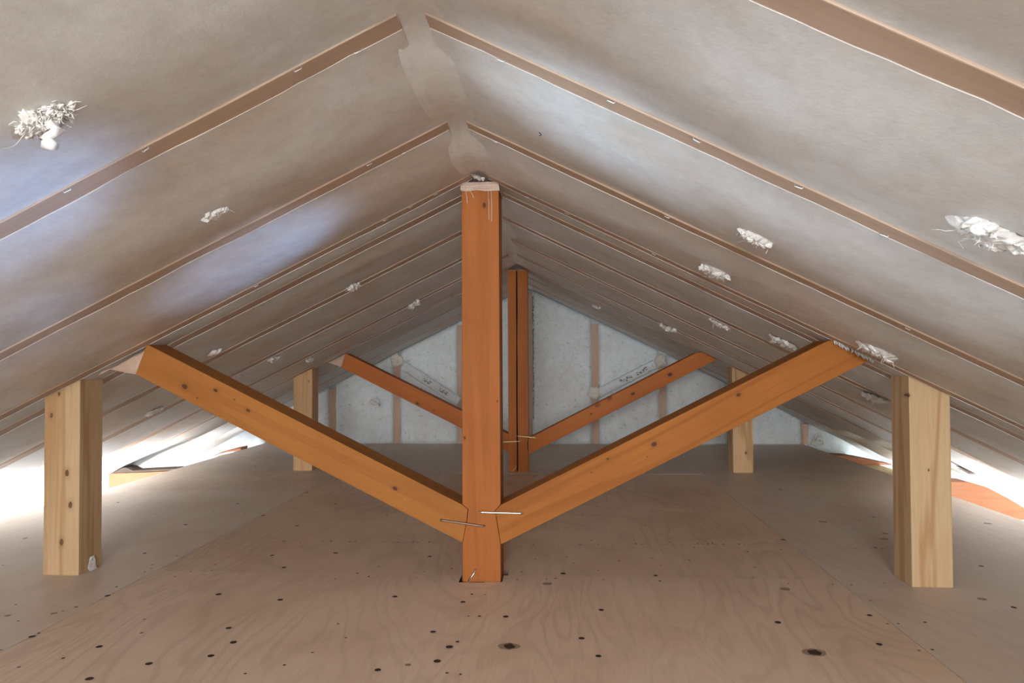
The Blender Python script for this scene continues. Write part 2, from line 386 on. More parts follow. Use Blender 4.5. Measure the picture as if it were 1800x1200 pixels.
for s in (-1, 1):
    M = slope_obj_matrix(s)
    for k, y in enumerate(RR):
        ysg = 1 if M.col[1][1] > 0 else -1
        hw = RW if k < 4 else (.030 if k < 8 else .026)
        L0, L1 = .020*1.1136, EAVE*1.1136
        bm = bmesh.new()
        n = 60; prev = None
        for i in range(n+1):
            t = L0 + (L1-L0)*i/n
            wv = .0035*nz(t*5+k*7, s*3.3, 1) if k > 0 else .002*nz(t*4, 2)
            ring = [bm.verts.new((t, yy, zz)) for yy, zz in ((-hw+wv*.5, -.07), (hw+wv*.5, -.07), (hw+wv*.5, .0+nz(t*3, k)*.0008), (-hw+wv*.5, 0.0+nz(t*3, k+9)*.0008))]
            if prev:
                for a in range(4):
                    f = bm.faces.new((prev[a], prev[(a+1) % 4], ring[(a+1) % 4], ring[a]))
                    if (a == 1 and ysg < 0) or (a == 3 and ysg > 0): f.material_index = 1  # paler wood on the camera-facing side stands for the light it catches
            else: bm.faces.new(ring)
            prev = ring
        bm.faces.new(prev)
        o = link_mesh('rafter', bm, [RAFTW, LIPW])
        mm = M.copy(); mm.translation = (0, y, ZR); o.matrix_world = mm
        tag(o, RLAB[k].format(SIDE[s]), 'rafter', 'rafters under the roof')
        bevel(o, .0015, 2)
        # staples holding the batt flanges
        if k in (1, 2, 3):
            spots = {(-1,1): [.07,.15,.38,.50,.80], (-1,2): [.10,.17], (-1,3): [.02,.10,.17,.24,.47,.60],
                     (1,1): [.11,.27,.39,.53,.66,.85,.98,1.2], (1,2): [.06,.42,.9], (1,3): [.11,.22,.45]}[(s, k)]
            for q, t in enumerate(spots):
                b2 = bmesh.new()
                tube(b2, [(-.006,0,-.001), (-.0055,0,.0016), (.0055,0,.0016), (.006,0,-.001)], .0009, 6)
                st = link_mesh('staple', b2, STAPLE, o)
                st.location = (t*1.1136+.02, (-ysg)*(hw-.004) if q % 4 else ysg*(hw-.006), .0006)
                st.rotation_euler = (0, 0, rnd.uniform(-.25, .25))
# glass-wool batts between the rafters ------------------------------
BAYS = [(.19, .64)] + list(zip(RR, RR[1:])) + [(RR[-1], YG+.03)]
BLAB = ['grey-beige insulation batt in the {} slope bay nearest the viewer, in front of every rafter',
        'mottled insulation batt on the {} slope between the first and second rafters from the viewer',
        'insulation batt on the {} slope between the second and third rafters from the viewer',
        'insulation batt on the {} slope between third and fourth rafters from the viewer',
        'narrow insulation batt strip on the {} slope right above the near king post',
        'insulation batt on the {} slope, first full bay behind the near king post',
        'insulation batt on the {} slope, second full bay behind the near king post',
        'insulation batt on the {} slope, third full bay behind the near king post',
        'insulation batt on the {} slope in the bay ending at the far king post',
        'insulation batt on the {} slope, first bay behind the far king post',
        'insulation batt on the {} slope, last but one bay before the gable wall',
        'insulation batt on the {} slope lying against the gable wall']
for s in (-1, 1):
    for k, (y0, y1) in enumerate(BAYS):
        HW = lambda q: RW if q < 4 else (.030 if q < 8 else .026)
        a0 = y0 + HW(k-1) - .001; a1 = y1 - HW(k) + .001
        if k == 0: a0 = y0
        nu, nv = 110, 16
        wdt = a1-a0; amp = (.008 if k < 4 else .0045)*min(1, wdt/.38)
        bm = bmesh.new(); g = []
        for i in range(nu+1):
            x = .022 + (EAVE-.022)*(i/nu)
            row = []
            e0 = .009*max(0, nz(x*6+k*3, s*7, 2)+.15) + .004*max(0, nz(x*25, k, 5)); e1 = .004*nz(x*7+k*5, s*5, 4)
            for j in range(nv+1):
                v = j/nv
                y = (a0-e0) + ((a1+e1)-(a0-e0))*v
                d = -.002*v**6 + .001*(1-v)**4 + amp*math.sin(PI*v)**1.3
                d += (.006*nz(x*2.1+k*11, y*4+s*5, 1) + .0022*nz(x*7, y*9, k))*math.sin(PI*v)**1.5*min(1, wdt/.4)
                if v > .93: d = min(d, (-.0035 if k < 3 else -.0008) - .0015*nz(x*4, k, 7))
                if j == 0: d = .0012
                # the film hangs loose and billows towards the eaves
                ev = max(0, x-1.45); d += ev*.03*math.sin(PI*v)*(1+nz(x*3, k*2+s, 3))
                # keep the far bays slack along their lower edge
                if False: d += .004*math.exp(-((v-.18)/.1)**2)*(1+nz(x*4, k, 8))
                nn = math.hypot(1, SL)
                row.append(bm.verts.new((s*(x - d*SL/nn), y, roof_z(x) - d/nn)))
            g.append(row)
        for i in range(nu):
            for j in range(nv):
                bm.faces.new((g[i][j], g[i+1][j], g[i+1][j+1], g[i][j+1]))
        mat = FILM[[(0,0),(0,1),(2,1),(2,1)][k][s > 0]] if k < 4 else FILM[2 if (k+s) % 3 else 1]
        for f_ in bm.faces: f_.smooth = True
        # the batt's depth: flat sides and back, on vertices of their own
        upv = Vector((0, 0, .036))
        rim = [g[i][0] for i in range(nu+1)] + [g[nu][j] for j in range(1, nv+1)] + [g[i][nv] for i in range(nu-1, -1, -1)] + [g[0][j] for j in range(nv-1, 0, -1)]
        lo_ = [bm.verts.new(v.co) for v in rim]; hi_ = [bm.verts.new(v.co + upv) for v in rim]
        for q in range(len(rim)):
            q2 = (q+1) % len(rim); bm.faces.new((lo_[q], lo_[q2], hi_[q2], hi_[q]))
        tp = [bm.verts.new((s*xx, yy, roof_z(xx)+.036)) for xx, yy in ((.022, a0), (EAVE, a0), (EAVE, a1), (.022, a1))]
        bm.faces.new(tp)
        o = link_mesh('insulation_batt', bm, mat)
        tag(o, BLAB[k].format(SIDE[s]), 'insulation batt', 'insulation batts between the rafters')
# ridge film ---------------------------------------------------------
bm = bmesh.new(); prev = None
ny = 260
for i in range(ny+1):
    y = -5.0 + (YG+5.0)*i/ny
    lo = max([r for r in RR if r <= y] or [-5.0]); hi = min([r for r in RR if r > y] or [YG+.05])
    vv = min(1, max(0, (y-lo-.022)/(hi-lo-.044))); sag = math.sin(PI*vv)**.6
    am = (.008 if y < 2.14 else .0045)*min(1, (hi-lo-.045)/.38)*math.sin(PI*vv)**1.3
    row = []
    for j in range(25):
        u = -1 + j/12
        x = .062*u
        z = ZR - SL*math.sqrt(x*x + .018**2*sag + 1e-6) + .006*(1-sag) - (am*1.1 + .003*sag)*(1-abs(u)**4)
        z += .006*sag*abs(u)**6
        # two loose folds running along the strip
        f1 = -.030 + .012*math.sin(y*4.4+.7); f2 = .034 + .010*math.sin(y*5+2)
        z -= .0035*sag*(math.exp(-((x-f1)/.004)**2) + .8*math.exp(-((x-f2)/.004)**2))
        row.append(bm.verts.new((x, y, z)))
    if prev:
        for j in range(24): bm.faces.new((prev[j], prev[j+1], row[j+1], row[j]))
    prev = row
o = link_mesh('ridge_film', bm, RIDGE, smooth=True)
tag(o, 'creased white film strip running along the roof ridge between the rafter ends', 'insulation film')

# ================================================================== FRAME TIMBERS
KX0, KX1, KY0, KY1 = -.0528, .0522, 2.0014, 2.1064
ORANGE, ODARK = (.60,.235,.075), (.42,.13,.035)
# near king post
kp = thing('king_post', 'tall reddish-orange square post in the centre foreground, rising to the ridge', 'post', (0, KY0, -.03), 'king posts under the ridge')
def rel(pts, dz=.03): return [(x, z+dz) for x, z in pts]
bm = bmesh.new()
prism(bm, rel([(KX0,-.03),(KX1,-.03),(KX1,.098),(.0375,.192),(KX1+.0005,.209),(KX1-.001,1.074),(KX0+.001,1.074),(KX0,.209),(-.0365,.195),(-.0395,.165),(KX0,.102)]), 0, .105)
WK = wood('old_wood_king_post', (.385,.13,.032), (.275,.082,.019), [(.011,1.06,.0045),(.045,.52,.0018),(-.045,.42,.003)], seed=1, grain=.55, ring=.35, rough=.6)
bevel(link_mesh('post_body', bm, WK, kp), .0018)
bm = bmesh.new()          # crumpled film stapled round the head
prev = None
for i in range(14):
    z = 1.069 + .024*i/13
    ring = []
    for q, (px, py) in enumerate([(KX0-.002,-.003),(-.035,-.003),(-.01,-.003),(.02,-.003),(KX1+.001,-.003),(KX1+.002,.05),(KX1+.002,.108),(0,.108),(KX0-.003,.108),(KX0-.003,.05)]):
        jit = .0035*nz(px*60, i*.7, py*50+3)
        ring.append(bm.verts.new((px*(1 - .10*(i/13)**2)+jit*.5, py-abs(jit)*.8 if py < .05 else py+abs(jit), z+.03 + (.006*nz(px*40, 4, 1) if i == 0 else 0))))
    if prev:
        for a in range(10): bm.faces.new((prev[a], prev[(a+1) % 10], ring[(a+1) % 10], ring[a]))
    prev = ring
fw = link_mesh('film_wrap', bm, FLAP, kp); fw['label'] = 'crumpled tan film stapled round the post head'
for x, z in ((-.034,1.104),(-.008,1.108),(.026,1.106)):
    b2 = bmesh.new(); tube(b2, [(-.0055,0,0),(.0055,0,.001)], .0011, 6)
    link_mesh('staple', b2, STAPLE, fw, loc=(x, -.0075, z+.005))
bm = bmesh.new()           # torn wisps of film over the front face
for (x0, z0, x1, z1) in ((.022,1.07,.024,.99),(.030,1.07,.031,.985),(-.04,1.07,-.036,1.035),(-.028,1.07,-.018,1.05)):
    bm = bmesh.new(); tube(bm, [(x0,-.0008,z0+.03),((x0+x1)/2+.001,-.0012,(z0+z1)/2+.03),(x1,-.0008,z1+.03)], .0006, 5)
    link_mesh('film_shred', bm, WOOLF, kp)
# far king post, split by a deep drying crack
K2 = -.0545; Y2 = 3.936
kp2 = thing('king_post', 'orange-brown square post at the back split by a dark vertical crack', 'post', (0, Y2, 0), 'king posts under the ridge')
bm = bmesh.new(); prev = None
for i in range(41):
    z = 1.085*i/40
    cx_ = K2 + .047 + .0022*nz(z*3.2, 1.5) + .0005*z*4
    w_ = .0034 + .0014*nz(z*5, 8)
    nl = .006*max(0, 1-abs(z-.14)/.05)
    pts = [(K2, 0), (cx_-w_, 0), (cx_, .06), (cx_+w_, 0), (K2+.106-nl, 0), (K2+.106, .105), (K2, .105)]
    ring = [bm.verts.new((x, y, z)) for x, y in pts]
    if prev:
        for a in range(7):
            f = bm.faces.new((prev[a], prev[(a+1) % 7], ring[(a+1) % 7], ring[a]))
            if a in (1, 2): f.material_index = 1
    else: bm.faces.new(ring)
    prev = ring
bm.faces.new(prev)
WK2 = wood('old_wood_far_post', (.50,.165,.036), (.36,.11,.03), [], seed=6, grain=.4, ring=.3)
link_mesh('post_body', bm, [WK2, HOLE], kp2)
for x in (-.033,-.020,.02,.032):
    bm = bmesh.new(); tube(bm, [(K2+.053+x-.004, -.003, 1.083), (K2+.053+x+.004, -.003, 1.084)], .0013, 6)
    link_mesh('staple', bm, STAPLE, kp2)

# braces: local X runs along the timber, front face at local Y = 0
def brace(pts, y0, depth, mat, label, name='brace', film=None):
    p0 = Vector((pts[0][0], 0, pts[0][1])); p1 = Vector((pts[1][0], 0, pts[1][1]))
    d = p1-p0; ang = math.atan2(d.z, d.x)
    rt = Matrix.Rotation(ang, 4, 'Y')      # maps world offset into local
    loc = [rt @ (Vector((x, 0, z))-p0) for x, z in pts]
    o = None
    bm = bmesh.new(); prism(bm, [(q.x, q.z) for q in loc], 0, depth)
    root = bevel(link_mesh(name, bm, mat, loc=(p0.x, y0, p0.z)), .0015)
    root.rotation_euler = (0, -ang, 0)
    tag(root, label, 'brace', 'diagonal braces of the roof frame')
    return root, rt, p0
def to_local(x, z, ang, p0):
    q = Matrix.Rotation(ang, 4, 'Y') @ (Vector((x, 0, z))-Vector((p0[0], 0, p0[1]))); return q
def knots_for(p0, p1, ks):
    ang = math.atan2(p1[1]-p0[1], p1[0]-p0[0]); out = []
    for k in ks:
        q = to_local(k[0], k[1], ang, p0); out.append((q.z, q.x) + tuple(k[2:]))
    return out
LB = [(-.948,.652),(KX0,.2075),(-.0375,.195),(-.0405,.165),(KX0+.0003,.104),(-.980,.567)]
RB = [(KX1,.2075),(.930,.650),(.955,.652),(1.048,.606),(1.040,.598),(KX1+.0005,.100),(.0385,.192)]
WL = wood('brace_wood_left', (.375,.152,.036), (.26,.088,.02), knots_for(LB[0], LB[1], [(-.836,.532,.0065),(-.747,.521,.005),(-.654,.465,.0045),(-.693,.495,.0018),(-.239,.251,.0055),(-.80,.50,.002),(-.21,.22,.003,(.4,.16,.05))]), axis='X', seed=3, ring=.3, grain=.5, rough=.6)
WR = wood('brace_wood_right', (.36,.132,.028), (.25,.08,.016), knots_for(RB[0], RB[1], [(.694,.506,.005),(.469,.374,.0055),(.344,.334,.0025),(.3,.297,.0014),(.45,.34,.0013)]), axis='X', seed=4, ring=.5, grain=.8, rough=.6)
rootL, rtL, p0L = brace(LB, KY0-.0008, .105, WL, 'orange brace with knots sloping down from the left roof to the near king post')
bm = bmesh.new()      # pale film stretched over the end of the brace
prev = None
for i in range(9):
    t = i/8
    ax, az = -.947 + (-.155)*t, .6505 - .002 - (.155*SL+.006)*t
    bx, bz = -.981 + (-.12)*t, .566 + (-.004)*t
    az = roof_z(ax) - .010 - .004*t; bz = .566 + .022*t
    row = [bm.verts.new((ax + (bx-ax)*u, KY0 + .002 + .012*t + .006*nz(t*5, u*3), min(az + (bz-az)*u, roof_z(ax + (bx-ax)*u)-.008))) for u in (0, .2, .4, .6, .8, 1)]
    if prev:
        for j in range(5): bm.faces.new((prev[j], prev[j+1], row[j+1], row[j]))
    prev = row
f = link_mesh('film_flap', bm, FLAP, smooth=True); f.modifiers.new('t', 'SOLIDIFY').thickness = .0012
tag(f, 'tan translucent film flap stretched from the upper end of the near left brace', 'insulation film')
rootR, rtR, p0R = brace(RB, KY0-.0008, .105, WR, 'orange brace rising right from the near king post into the right roof slope')
bm = bmesh.new()      # frayed wool fibres where the brace enters the film
rr = random.Random(5)
for i in range(70):
    t = rr.random(); x = .945 + .10*t; z = roof_z(x) - .002
    L = rr.uniform(.004, .013)
    tube(bm, [(x, KY0-.002, z+.006), (x+rr.uniform(-.004,.004), KY0-.006-rr.random()*.004, z-L*.5), (x+rr.uniform(-.006,.006), KY0-.004, z-L)], [.0022, .0016, .0006], 5)
f = link_mesh('wool_fringe', bm, WOOLF, smooth=True); tag(f, 'ragged fringe of white wool fibres over the upper end of the near right brace', 'insulation wool')
Yb = Y2+.001
LB2 = [(-.945,.640),(K2,.2015),(K2,.105),(-.968,.563)]
RB2 = [(.0515,.178),(.945,.632),(.975,.634),(1.050,.598),(1.045,.592),(.0515,.092)]
WL2 = wood('brace_wood_far_left', (.47,.145,.032), (.36,.11,.03), knots_for(LB2[0], LB2[1], [(-.549,.366,.006),(-.459,.329,.0028)]), axis='X', seed=8, ring=.3, grain=.4)
WR2 = wood('brace_wood_far_right', (.50,.16,.036), (.34,.10,.03), knots_for(RB2[0], RB2[1], [(.807,.518,.009),(.612,.416,.007),(.422,.356,.011,(.26,.07,.02)),(.488,.392,.011,(.26,.07,.02)),(.39,.31,.004)]), axis='X', seed=9, ring=.3, grain=.4)
brace(LB2, Yb, .09, WL2, 'dark orange brace at the back sloping from the left roof to the cracked post')
brace(RB2, Yb, .09, WR2, 'dark orange knotty brace at the back rising right from the cracked post')
bm = bmesh.new(); prev = None
for i in range(6):
    t = i/5
    ax = -.943-.10*t; az = roof_z(ax)-.014; bx = -.968-.045*t; bz = .564+.015*t
    row = [bm.verts.new((ax+(bx-ax)*u, Y2+.003+.01*t, min(az+(bz-az)*u, roof_z(ax+(bx-ax)*u)-.008))) for u in (0,.33,.66,1)]
    if prev:
        for j in range(3): bm.faces.new((prev[j], prev[j+1], row[j+1], row[j]))
    prev = row
f = link_mesh('film_flap', bm, FLAP, smooth=True); f.modifiers.new('t', 'SOLIDIFY').thickness = .0012
tag(f, 'small tan film flap at the upper end of the far left brace', 'insulation film')

# outer pale posts
def side_post(x0, y0, mat, label, w=.105, d=.105):
    xa, xb = x0, x0+w
    bm = bmesh.new()
    prism(bm, [(0,0),(w,0),(w,roof_z(xb)-.001),(0,roof_z(xa)-.001)], 0, d)
    o = bevel(link_mesh('side_post', bm, mat, loc=(x0, y0, 0)), .002)
    return tag(o, label, 'post', 'pale posts along the eaves')
PALE, PDK = (.57,.405,.24), (.46,.28,.14)
KB = (.16,.085,.05)
W1 = wood('new_wood_left_post', PALE, PDK, [(.068,.288,.0058,KB),(.079,.199,.006,KB),(.054,.093,.006,KB),(.021,.451,.0042,KB),(.043,.512,.0036,KB)], seed=12, ring=.95, grain=.75)
W2 = wood('new_wood_right_post', (.58,.425,.255), PDK, [(.047,.307,.0022,KB),(.0,.504,.003,KB)], seed=13, ring=.95, grain=.8)
W3 = wood('new_wood_far_left', (.62,.40,.215), PDK, [(.085,.487,.003,KB)], seed=14, ring=.5)
W4 = wood('new_wood_far_right', (.64,.44,.25), PDK, [(.067,.104,.005,KB)], seed=15, ring=.9)
side_post(-1.2477, 2.0014, W1, 'pale knotty square post standing in the left foreground')
side_post(1.1379, 2.0014, W2, 'pale streaky square post standing in the right foreground')
side_post(-1.2341, 3.936, W3, 'pale post at the back left, standing behind the near left brace')
side_post(1.132, 3.936, W4, 'pale post at the back right, standing behind the near right brace')
# clear tape scrap and hook at the foot of the left post
bm = bmesh.new(); prev = None
for i in range(7):
    row = [bm.verts.new((.0015+.004*abs(nz(i*.9, j*.8, 2)) + (.006 if i == 0 else 0), .03+j*.012+ .004*nz(i, j)+ (3-i if i > 3 else 0)*.002*(j-2), .002+i*.0085)) for j in range(5)]
    if prev:
        for j in range(4): bm.faces.new((prev[j], prev[j+1], row[j+1], row[j]))
    prev = row
f = link_mesh('tape_scrap', bm, WOOLF, loc=(-1.1427, 2.0014, 0)); f.modifiers.new('t', 'SOLIDIFY').thickness = .0008; f.scale = (1, .7, .75); f.location.y += .018
tag(f, 'crumpled clear tape scrap at the foot of the left foreground post', 'tape')

# dog irons ---------------------------------------------------------
def dog(name, a, b, y, mat, label, rad=.0032, grp='dog irons at the post joints'):
    A = Vector((a[0], y, a[1])); B = Vector((b[0], y, b[1])); d = (B-A).normalized()
    bm = bmesh.new()
    tube(bm, [A+Vector((0,.014,0)), A+Vector((0,.004,0)), A+Vector((0,0,0))+d*.003, A+d*.008, B-d*.008, B-d*.003, B+Vector((0,.004,0)), B+Vector((0,.014,0))],
         [rad*.8, rad, rad, rad*.95, rad*.95, rad, rad, rad*.8], 8)
    o = link_mesh(name, bm, mat); return tag(o, label, 'iron clamp', grp)
yf = KY0-.0045
dog('dog_iron', (-.006,.188), (.113,.186), yf, METAL, 'bright steel dog iron pinning the near king post to the right brace')
dog('dog_iron', (-.112,.166), (.008,.150), yf, RUSTY, 'dull brown dog iron pinning the near left brace to the king post')
dog('dog_iron', (-.087,.160), (.014,.163), Y2-.004, BRASSY, 'yellow dog iron across the left side of the far cracked post')
dog('dog_iron', (-.007,.192), (.096,.182), Y2-.004, BRASSY, 'yellow dog iron joining the far cracked post to its right brace')
for (x0, y, lab, mt, sc) in ((-.039, KY0, 'bent steel spike driven into the foot of the near king post', METAL, 1), (-.036, Y2, 'small bent spike at the foot of the far cracked post', BRASSY, 1.1)):
    bm = bmesh.new()
    tube(bm, [(x0-.002, y-.004, -.012 if y < 3 else .001), (x0+.006, y-.007, .008), (x0+.017*sc, y-.005, .020), (x0+.022*sc, y-.0035, .031), (x0+.022*sc, y+.006, .034)], .0026, 8)
    tag(link_mesh('bent_spike', bm, mt), lab, 'iron clamp', 'dog irons at the post joints')

# ================================================================== GABLE WALL
STX = [-1.89, -1.416, -.945, -.48, .008, .478, .95, 1.42, 1.927]
SLAB = ['tan stud in the gable wall at the far left eaves', 'tan stud in the gable wall just right of the back left post',
        'tan stud in the gable wall under the left foam dab', 'tan stud in the gable wall just left of the near king post',
        'narrow tan stud in the gable wall beside the cracked post', 'tan stud in the gable wall with a foam dab, right of the cracked post',
        'tan stud in the gable wall crossing behind the far right brace', 'tan stud in the gable wall behind the back right post', 'short tan stud in the gable wall by the right eaves']
for x, lab in zip(STX, SLAB):
    bm = bmesh.new(); prev = None
    top = roof_z(abs(x)+.03) - .012
    hw = .027
    n = 24
    for i in range(n+1):
        z = top*i/n
        wl, wr = .004*nz(z*14, x*5, 1), .004*nz(z*14, x*5, 6)
        ring = [bm.verts.new(q) for q in ((-hw+wl, 0, z), (hw+wr, 0, z), (hw+wr, .03, z), (-hw+wl, .03, z))]
        if prev:
            for a in range(4):
                f_ = bm.faces.new((prev[a], prev[(a+1) % 4], ring[(a+1) % 4], ring[a]))
        else: bm.faces.new(ring)
        prev = ring
    bm.faces.new(prev)
    o = link_mesh('gable_stud', bm, STUDW, loc=(x, YG-.004, 0)); tag(o, lab, 'stud', 'studs of the gable wall')
edges = [-2.9] + STX + [2.9]
GL = ['white insulation batt filling the gable corner beyond the left eaves', 'white insulation batt low in the gable, behind the back left post',
      'white gable batt to the right of the back left post', 'white gable batt left of the near king post, crossed by the far left brace',
      'tall white gable batt glimpsed between the near king post and the cracked post', 'tall white gable batt right of the cracked post',
      'white gable batt above the far right brace with dark smears', 'white gable batt around the back right post, left side',
      'white gable batt between the back right post and the right eaves', 'bright white gable batt with a round swirl beyond the right eaves']
for k, (xa, xb) in enumerate(zip(edges, edges[1:])):
    bm = bmesh.new(); nu, nv = 16, 24; g = []
    xa2 = xa+.026; xb2 = xb-.026
    zb = -.0 if abs((xa+xb)/2) < 1.9 else -.25
    zb = -.25 if k in (0, 9) else 0.0
    for i in range(nu+1):
        x = xa2+(xb2-xa2)*i/nu; row = []
        zt = roof_z(x)-.004
        if zt <= zb+.01: zt = zb+.01
        for j in range(nv+1):
            z = zb + (zt-zb)*j/nv
            u = i/nu
            d = .010*math.sin(PI*u)**.5 + .006*nz(x*5, z*5, k) + .003*nz(x*16, z*16, 2)
            xe = x + (.004*nz(z*17, k, 3) if i in (0, nu) else 0)
            row.append(bm.verts.new((xe, YG-.006-d, z)))
        g.append(row)
    for i in range(nu):
        for j in range(nv): bm.faces.new((g[i][j], g[i+1][j], g[i+1][j+1], g[i][j+1]))
    o = link_mesh('gable_batt', bm, GABLE, smooth=True)
    md = o.modifiers.new('thick', 'SOLIDIFY'); md.thickness = .02
    md.offset = -1 if sum(p.normal.y for p in o.data.polygons) < 0 else 1
    tag(o, GL[k], 'insulation batt', 'white batts in the gable wall')
# covered diagonal ridges of film across the gable, smeared with dirt
def smear(a, b, lab, seed, marks):
    rs = random.Random(seed)
    A = Vector((a[0], YG-.028, a[1])); B = Vector((b[0], YG-.028, b[1])); d = (B-A).normalized(); nrm = Vector((-d.z, 0, d.x))
    bm = bmesh.new(); prev = None; n = 30
    for i in range(n+1):
        p = A + (B-A)*i/n; row = []
        for j in range(7):
            u = -1+j/3
            row.append(bm.verts.new(p + nrm*(u*.034*(1+.2*nz(i*.4, seed))) + Vector((0, -.004*(1-u*u) - .003*nz(i*.5, j*.7, seed) + .0045*abs(u)**3, 0))))
        if prev:
            for j in range(6): bm.faces.new((prev[j], prev[j+1], row[j+1], row[j]))
        prev = row
    o = link_mesh('taped_seam', bm, GABLE, smooth=True); o.modifiers.new('t', 'SOLIDIFY').thickness = .001
    tag(o, lab, 'insulation film', 'diagonal seams on the gable wall')
    for t0, t1, cnt in marks:
        b2 = bmesh.new()
        for i in range(cnt*3):
            t = rs.uniform(t0, t1); p = A + (B-A)*t + nrm*rs.uniform(-.014, .012) + Vector((0, -.009, 0))
            r = rs.uniform(.0015, .006); m_ = 9
            vs_ = [b2.verts.new(p + (d*math.cos(2*PI*k/m_)*r*1.5 + nrm*math.sin(2*PI*k/m_)*r*.7)*rs.uniform(.5, 1.2) + Vector((0, rs.uniform(-.002, 0), 0))) for k in range(m_)]
            c_ = b2.verts.new(p + Vector((0, -.002, 0)))
            for k in range(m_): b2.faces.new((vs_[k], vs_[(k+1) % m_], c_))
        link_mesh('dirt_smear', b2, PURP, o)
smear((-.90,.565), (-.49,.30), 'dirt-smeared diagonal seam on the gable wall left of the near king post', 3, [(.38,.52,9),(.66,.80,14)])
smear((.90,.565), (.50,.36), 'dirt-smeared diagonal seam on the gable wall right of the cracked post', 4, [(.15,.35,10),(.42,.62,12)])
# dark frayed film edge beside the centre stud
bm = bmesh.new(); rs = random.Random(8)
for i in range(420):
    z = rs.uniform(.18, 1.05)
    r = rs.uniform(.0012, .0045)
    x = .036 + abs(rs.gauss(0, .0035))*(1+.8*nz(z*6, 1))
    bmesh.ops.create_icosphere(bm, subdivisions=1, radius=r, matrix=Matrix.Translation((x, YG-.012, z)) @ Matrix.Diagonal((.7, .5, 1.6, 1)))
o = link_mesh('frayed_edge', bm, PURP); tag(o, 'dark frayed film edge running up beside the stud right of the cracked post', 'insulation film')
# foam dabs
def blob(name, loc, rad, mat, lab, cat, grp, seed, squash=(1,.45,1)):
    bm = bmesh.new(); bmesh.ops.create_icosphere(bm, subdivisions=4, radius=1)
    for v in bm.verts:
        c = v.co.copy(); k = 1 + .28*noise.noise(c*1.7+Vector((seed,0,0))) + .10*noise.noise(c*5+Vector((0,seed,0)))
        v.co = Vector((c.x*squash[0], c.y*squash[1], c.z*squash[2]))*k*rad
    o = link_mesh(name, bm, mat, smooth=True, loc=loc); tag(o, lab, cat, grp); return o
blob('foam_dab', (-.942, YG-.018, .600), .046, FOAM, 'pale tan foam dab high on the gable wall, left of the near king post', 'foam', 'foam dabs on the gable', 1)
blob('foam_dab', (.471, YG-.020, .362), .048, FOAM, 'pale foam dab on the gable stud just above the far right brace', 'foam', 'foam dabs on the gable', 2)
blob('foam_dab', (.935, YG-.018, .585), .044, FOAM, 'pale foam dab high on the gable wall where the far right brace passes', 'foam', 'foam dabs on the gable', 3)
# round swirl of wool at the right end of the gable
def swirl(loc, R_, lab, name='wool_swirl', mat=WOOLF, seed=1):
    bm = bmesh.new(); rs = random.Random(seed)
    for q in range(5):
        pts = []; r0 = R_*(.25+.18*q)
        a0 = rs.uniform(0, 6)
        for i in range(18):
            a = a0 + i*.28; r = r0*(1+.12*math.sin(a*3+q))
            pts.append((r*math.cos(a), -.004-.003*rs.random(), r*math.sin(a)*.9))
        tube(bm, pts, [.004+.003*rs.random() for _ in pts], 6)
    o = link_mesh(name, bm, mat, smooth=True, loc=loc); tag(o, lab, 'insulation wool', 'swirls of wool on the gable')
swirl((2.004, YG-.024, .030), .045, 'round swirl of white wool on the gable just beyond the right eaves')
swirl((-1.10, YG-.022, .30), .04, 'faint swirl of wool in the gable batt right of the back left post', seed=3)

